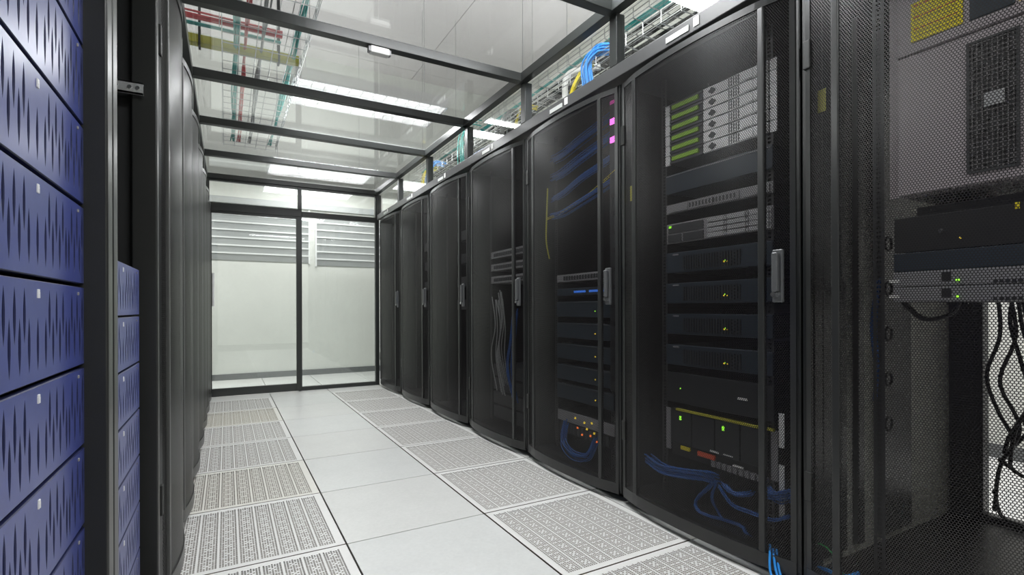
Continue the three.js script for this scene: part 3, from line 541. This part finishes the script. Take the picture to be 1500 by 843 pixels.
  rear([[2.62, 1.0, 0.67], [2.6, 0.85, 0.66], [2.61, 0.72, 0.685], [2.6, 0.6, 0.66], [2.6, 0.5, 0.69], [2.61, 0.37, 0.66], [2.6, 0.28, 0.68], [2.6, 0.33, 0.76]], 'black cable making a low loop at the right edge of the photo');
  rear([[2.63, 0.98, 0.77], [2.62, 0.8, 0.76], [2.63, 0.64, 0.8], [2.62, 0.52, 0.77], [2.63, 0.4, 0.72]], 'black cable close to the dark rear post of the right-edge rack');
  rear([[2.63, 0.2, 0.78], [2.64, 0.1, 0.76], [2.65, 0.085, 0.71], [2.66, 0.08, 0.62], [2.66, 0.08, 0.5]], 'black cable trailing across the rack bottom at the lower right corner');
  rear([[2.61, 1.0, 0.71], [2.63, 0.86, 0.735], [2.61, 0.7, 0.7], [2.62, 0.57, 0.68], [2.6, 0.44, 0.715], [2.62, 0.3, 0.735]], 'black cable weaving between the others at the right edge');
  looseCables(0, 'blue cable hanging beside the far rail of the right-edge rack', M.cableBlue, fan([V(-0.33, 1.0, -0.3), V(-0.335, 0.85, -0.28), V(-0.33, 0.7, -0.29), V(-0.34, 0.6, -0.3)], 4, 0.006), 0.004);
  looseCables(0, 'short dark cables drooping below the slim silver servers', M.cableBlack, fan([V(-0.2, 0.92, -0.14), V(-0.15, 0.87, -0.14), V(-0.08, 0.89, -0.13), V(-0.06, 0.93, -0.12)], 2, 0.01), 0.004);
  looseCables(0, 'bright blue cables lying at the foot of the right-edge rack', M.cableBright, fan([V(-0.4, 0.075, -0.03), V(-0.36, 0.085, -0.03), V(-0.3, 0.09, -0.03), V(-0.27, 0.11, -0.05)], 6, 0.006), 0.004);
  looseCables(0, 'thin green cable looping near the foot of the right-edge rack', M.cableGreen, fan([V(-0.4, 0.15, -0.03), V(-0.36, 0.16, -0.03), V(-0.32, 0.13, -0.03), V(-0.31, 0.09, -0.04)], 1, 0), 0.0025);
  for (let i = 0; i < 5; i++) { const o = obj('cable_ring', new THREE.TorusGeometry(0.022, 0.004, 6, 16).rotateY(Math.PI / 2), M.black); setAt(o, rightRacks[0], -0.31, 1.12 - i * 0.15, -0.32); tag(o, `black cable ring on the far inner side of the right-edge rack, ${['highest', 'second', 'third', 'fourth', 'lowest'][i]} of five`, 'cable ring', 'cable rings in the right-edge rack'); }
}
// yellow stickers on the door strips
[[0, -0.355, 1.52, 'yellow sticker on the mesh strip of the nearest right-hand door'], [1, -0.355, 1.4, 'yellow sticker on the far mesh strip of the door before the lime-striped servers'], [2, -0.355, 1.4, 'yellow sticker on the far mesh strip of the door with pink displays']].forEach(([k, x, y, l]) => { const o = obj('sticker', rb(-0.012, 0.012, 0, 0.07, 0, 0.002, 0.0008), M.olive); setAt(o, rightRacks[k], x, y, -0.02); tag(o, l, 'sticker', 'yellow stickers on the right-hand doors'); });

// ---------------------------------------------------------------- lamps
function makeLamp() {
  const t = new THREE.Group(), a = 0.62, b = 0.26;                     // half length (across the aisle), half width
  obj('housing', [bx(-a, a, 0.07, 0.09, -b, b), bx(-a, -a + 0.012, 0, 0.07, -b, b), bx(a - 0.012, a, 0, 0.07, -b, b), bx(-a, a, 0, 0.07, -b, -b + 0.012), bx(-a, a, 0, 0.07, b - 0.012, b)], M.white, t);
  for (const z of [-0.17, 0, 0.17]) obj('tube', cyl(0.014, 2 * a - 0.06, 0, 0.035, z, 'x', 10), M.lamp, t);
  obj('louvre', [...Array.from({ length: 13 }, (_, i) => bx(-a + 0.05 + i * 0.095, -a + 0.053 + i * 0.095, 0.004, 0.028, -b + 0.012, b - 0.012)), bx(-a, a, 0.004, 0.03, -0.09, -0.086), bx(-a, a, 0.004, 0.03, 0.086, 0.09)], M.white, t);
  obj('uplight_strip', bx(-a + 0.02, a - 0.02, 0.09, 0.094, -0.15, 0.15), M.lamp, t);
  obj('diffuser', bx(-a + 0.012, a - 0.012, 0.062, 0.066, -b + 0.012, b - 0.012), M.white, t);
  for (const x of [-0.5, 0.5]) obj('hanger', cyl(0.0025, CEIL - LAMP_Y - 0.09, x, 0.09 + (CEIL - LAMP_Y - 0.09) / 2, 0, 'y', 8), M.wire, t);
  return t;
}
const lamp = makeLamp();
LAMP_SPOTS.forEach(([x, d, label, share = 1], i) => {
  const o = i ? lamp.clone() : lamp; o.name = numbered('ceiling_lamp'); scene.add(o); o.position.set(x, LAMP_Y, -d); tag(o, label, 'ceiling light', 'fluorescent ceiling fittings');
  const up = new THREE.RectAreaLight(LAMP_COLOR, UP_NITS * share, 1.2, 0.3); up.position.set(x, LAMP_Y + 0.1, -d); up.lookAt(x, 9, -d - 0.001); up.name = 'ceiling_lamp_up_light'; scene.add(up);
  const L = new THREE.RectAreaLight(LAMP_COLOR, LAMP_NITS * share, 1.2, 0.48); L.position.set(x, LAMP_Y - 0.012, -d); L.lookAt(x, 0, -d); L.name = 'ceiling_lamp_light'; scene.add(L);
});
{
  const t = thing('sensor_box', 'small white box fixed under the glass roof beam', 'sensor'); t.position.set(0.71, RY - 0.019, -2.535);
  obj('housing', rb(-0.05, 0.05, -0.016, 0.02, -0.02, 0.02, 0.006), M.white, t); obj('end_cap', [rb(-0.06, -0.048, -0.012, 0.016, -0.015, 0.015, 0.003), rb(0.048, 0.06, -0.012, 0.016, -0.015, 0.015, 0.003)], M.silverDim, t);
}

// ---------------------------------------------------------------- wire trays and cables overhead
function wireTray(label, x0, x1, y, d0, d1, rodLen = CEIL - y, hgt = 0.06) {
  const t = thing('wire_tray', label, 'cable tray', 'wire mesh cable trays overhead'); t.position.set((x0 + x1) / 2, y, 0);
  const hw = (x1 - x0) / 2, len = d1 - d0, lg = cyl(0.003, len, 0, 0, 0, 'z', 5), n = Math.max(2, Math.round(2 * hw / 0.09));
  for (let i = 0; i <= n; i++) { const o = obj('long_wire', lg, M.wire, t); o.position.set(-hw + 2 * hw * i / n, 0, -(d0 + d1) / 2); }
  for (const s of [-1, 1]) for (const q of [0.5, 1]) { const o = obj('long_wire', lg, M.wire, t); o.position.set(s * hw, hgt * q, -(d0 + d1) / 2); }
  const cross = mergeGeometries([cyl(0.003, 2 * hw, 0, -0.004, 0, 'x', 5), cyl(0.003, hgt, -hw, hgt / 2, 0, 'y', 5), cyl(0.003, hgt, hw, hgt / 2, 0, 'y', 5)].map(strip));
  for (let d = d0 + 0.03; d < d1; d += 0.12) { const o = obj('cross_wire', cross, M.wire, t); o.position.set(0, 0, -d); }
  const rod = cyl(0.0025, rodLen, 0, rodLen / 2, 0, 'y', 6);
  for (let d = d0 + 0.55; d < d1; d += 2.2) for (const s of [-1, 1]) { const o = obj('hanger_rod', rod, M.wire, t); o.position.set(s * (hw + 0.012), 0, -d); }
}
wireTray('wire mesh tray hanging low over the right-hand racks, behind the strip of glass', 1.88, 2.28, 2.3, 0.5, 5.8, 0.25);
wireTray('upper wire mesh tray over the right-hand racks, carrying the teal cables', 2.05, 2.45, 2.56, 0.5, 5.8);
wireTray('wire mesh tray above the glass roof at the left, with teal and red cables', -0.02, 0.44, 2.5, 0.4, 5.4);
function along(label, mat, x, y, d0, d1, n, j, r = 0.005, wob = 0.012) {
  const gs = []; for (let i = 0; i < n; i++) { const ox = rr(-j, j), oy = rr(-j * 0.6, j * 0.6), p = []; for (let d = d0; d <= d1 + 0.01; d += (d1 - d0) / 10) p.push(WD(x + ox + rr(-wob, wob), y + oy + rr(-wob, wob) * 0.4, d)); gs.push(tube(p, r, 40, 5)); }
  return tag(obj('cable_bundle', gs, mat), label, 'cable bundle');
}
along('teal cables lying along the upper tray behind the right-hand glass strip', M.teal, 2.12, 2.58, 0.6, 5.7, 5, 0.016);
along('blue cables lying along the lower tray over the right-hand racks', M.cableBlue, 2.1, 2.325, 0.6, 5.7, 10, 0.05, 0.006, 0.02);
along('dark cables filling the upper tray over the right-hand racks', M.cableBlack, 2.3, 2.59, 0.6, 5.7, 14, 0.09, 0.007, 0.02);
along('wide teal bundle running along the left tray above the roof glass', M.teal, 0.055, 2.525, 0.5, 5.3, 6, 0.012);
along('red bundle running beside the teal one in the left tray', M.red, 0.11, 2.525, 0.5, 5.3, 4, 0.012);
along('grey bundle running along the middle of the left tray', M.cableGrey, 0.19, 2.525, 0.5, 5.3, 5, 0.014);
along('teal bundle along the right side of the left tray', M.teal, 0.385, 2.53, 0.5, 5.3, 6, 0.014);
function across(label, mat, d, y, x0, x1, n, j) { const gs = []; for (let i = 0; i < n; i++) { const od = rr(-j, j), oy = rr(-j, j) * 0.5; gs.push(tube([WD(x0, y + oy, d + od), WD((x0 * 2 + x1) / 3, y + oy + rr(-0.008, 0.008), d + od), WD((x0 + x1 * 2) / 3, y + oy, d + od + rr(-0.01, 0.01)), WD(x1, y + oy, d + od)], 0.006, 20, 5)); } return tag(obj('cable_bundle', gs, mat), label, 'cable bundle'); }
across('red cables crossing above the roof at the upper left', M.red, 3.17, 2.55, -1.2, 0.3, 6, 0.03);
across('teal cables crossing above the roof just behind the red ones', M.teal, 3.26, 2.55, -1.2, 0.3, 4, 0.02);
{
  const t = thing('cable_duct', 'yellow fibre duct crossing above the glass roof at the upper left', 'cable duct'); t.position.set(0, 2.5, -3.42);
  obj('trough', [bx(-1.2, 0.42, 0, 0.006, -0.028, 0.028), bx(-1.2, 0.42, 0, 0.05, -0.028, -0.024), bx(-1.2, 0.42, 0, 0.05, 0.024, 0.028)], M.olive, t);
  for (const x of [-0.55, -0.14, 0.3]) obj('hanger', [bx(x - 0.006, x + 0.006, -0.012, CEIL - 2.5, 0.029, 0.033), bx(x - 0.006, x + 0.006, -0.012, CEIL - 2.5, -0.033, -0.029), bx(x - 0.006, x + 0.006, -0.016, -0.008, -0.033, 0.033)], M.dark, t);
}
{
  const c = obj('conduit_pipe', tube([WD(1.92, 1.95, 2.55), WD(1.92, 2.2, 2.55), WD(1.92, 2.36, 2.55), WD(1.935, 2.4, 2.53), WD(1.99, 2.41, 2.46), WD(2.06, 2.41, 2.38)], 0.02, 40, 10), M.white); tag(c, 'white conduit with a bend behind the glass strip, above the rack with pink displays', 'pipe');
  tag(obj('cable_bundle', fan([WD(1.93, 2.36, 2.3), WD(1.9, 2.33, 2.36), WD(1.88, 2.25, 2.42), WD(1.88, 2.1, 2.46), WD(1.89, 1.95, 2.47)], 9, 0.02).map((p) => tube(p, 0.005, 20, 5)), M.yellow), 'bright yellow cables dropping into the rack top beside the white conduit', 'cable bundle');
  tag(obj('cable_bundle', fan([WD(1.9, 2.36, 2.12), WD(1.88, 2.38, 2.2), WD(1.87, 2.33, 2.27), WD(1.88, 2.2, 2.29), WD(1.9, 1.96, 2.29)], 15, 0.03).map((p) => tube(p, 0.006, 20, 5)), M.cableBright), 'thick blue cable bundle dropping into the rack top beside the glass post', 'cable bundle');
}
// further cables dropping from the trays into the rack tops, behind the strip of glass
const drop = (label, mat, d, n, j, y0, x = 1.9) => tag(obj('cable_bundle', fan([WD(x + 0.1, y0, d - 0.12), WD(x + 0.03, y0 + 0.02, d - 0.05), WD(x, y0 - 0.08, d), WD(x, 2.12, d + 0.02), WD(x + 0.01, 1.96, d + 0.02)], n, j).map((p) => tube(p, 0.0045, 18, 5)), mat), label, 'cable bundle');
drop('few thin yellow cables dropping behind the upright glass strip, beyond the white conduit', M.yellow, 3.12, 4, 0.02, 2.36);
drop('pale grey cables dropping beside the far yellow ones behind the glass strip', M.cableGrey, 3.26, 7, 0.04, 2.34, 1.86);
drop('teal strands dropping behind the middle of the glass strip', M.teal, 3.9, 5, 0.04, 2.5, 1.84);
drop('blue cables dropping behind the glass strip near its far end', M.cableBright, 4.72, 9, 0.03, 2.36, 1.84);
drop('farthest yellow cables behind the glass strip, close to the end wall', M.yellow, 4.9, 4, 0.02, 2.36, 1.84);
drop('thin grey cables dropping behind the upright glass at the top edge of the photo', M.cableGrey, 1.55, 5, 0.05, 2.34, 1.95);

renderer.render(scene, camera);
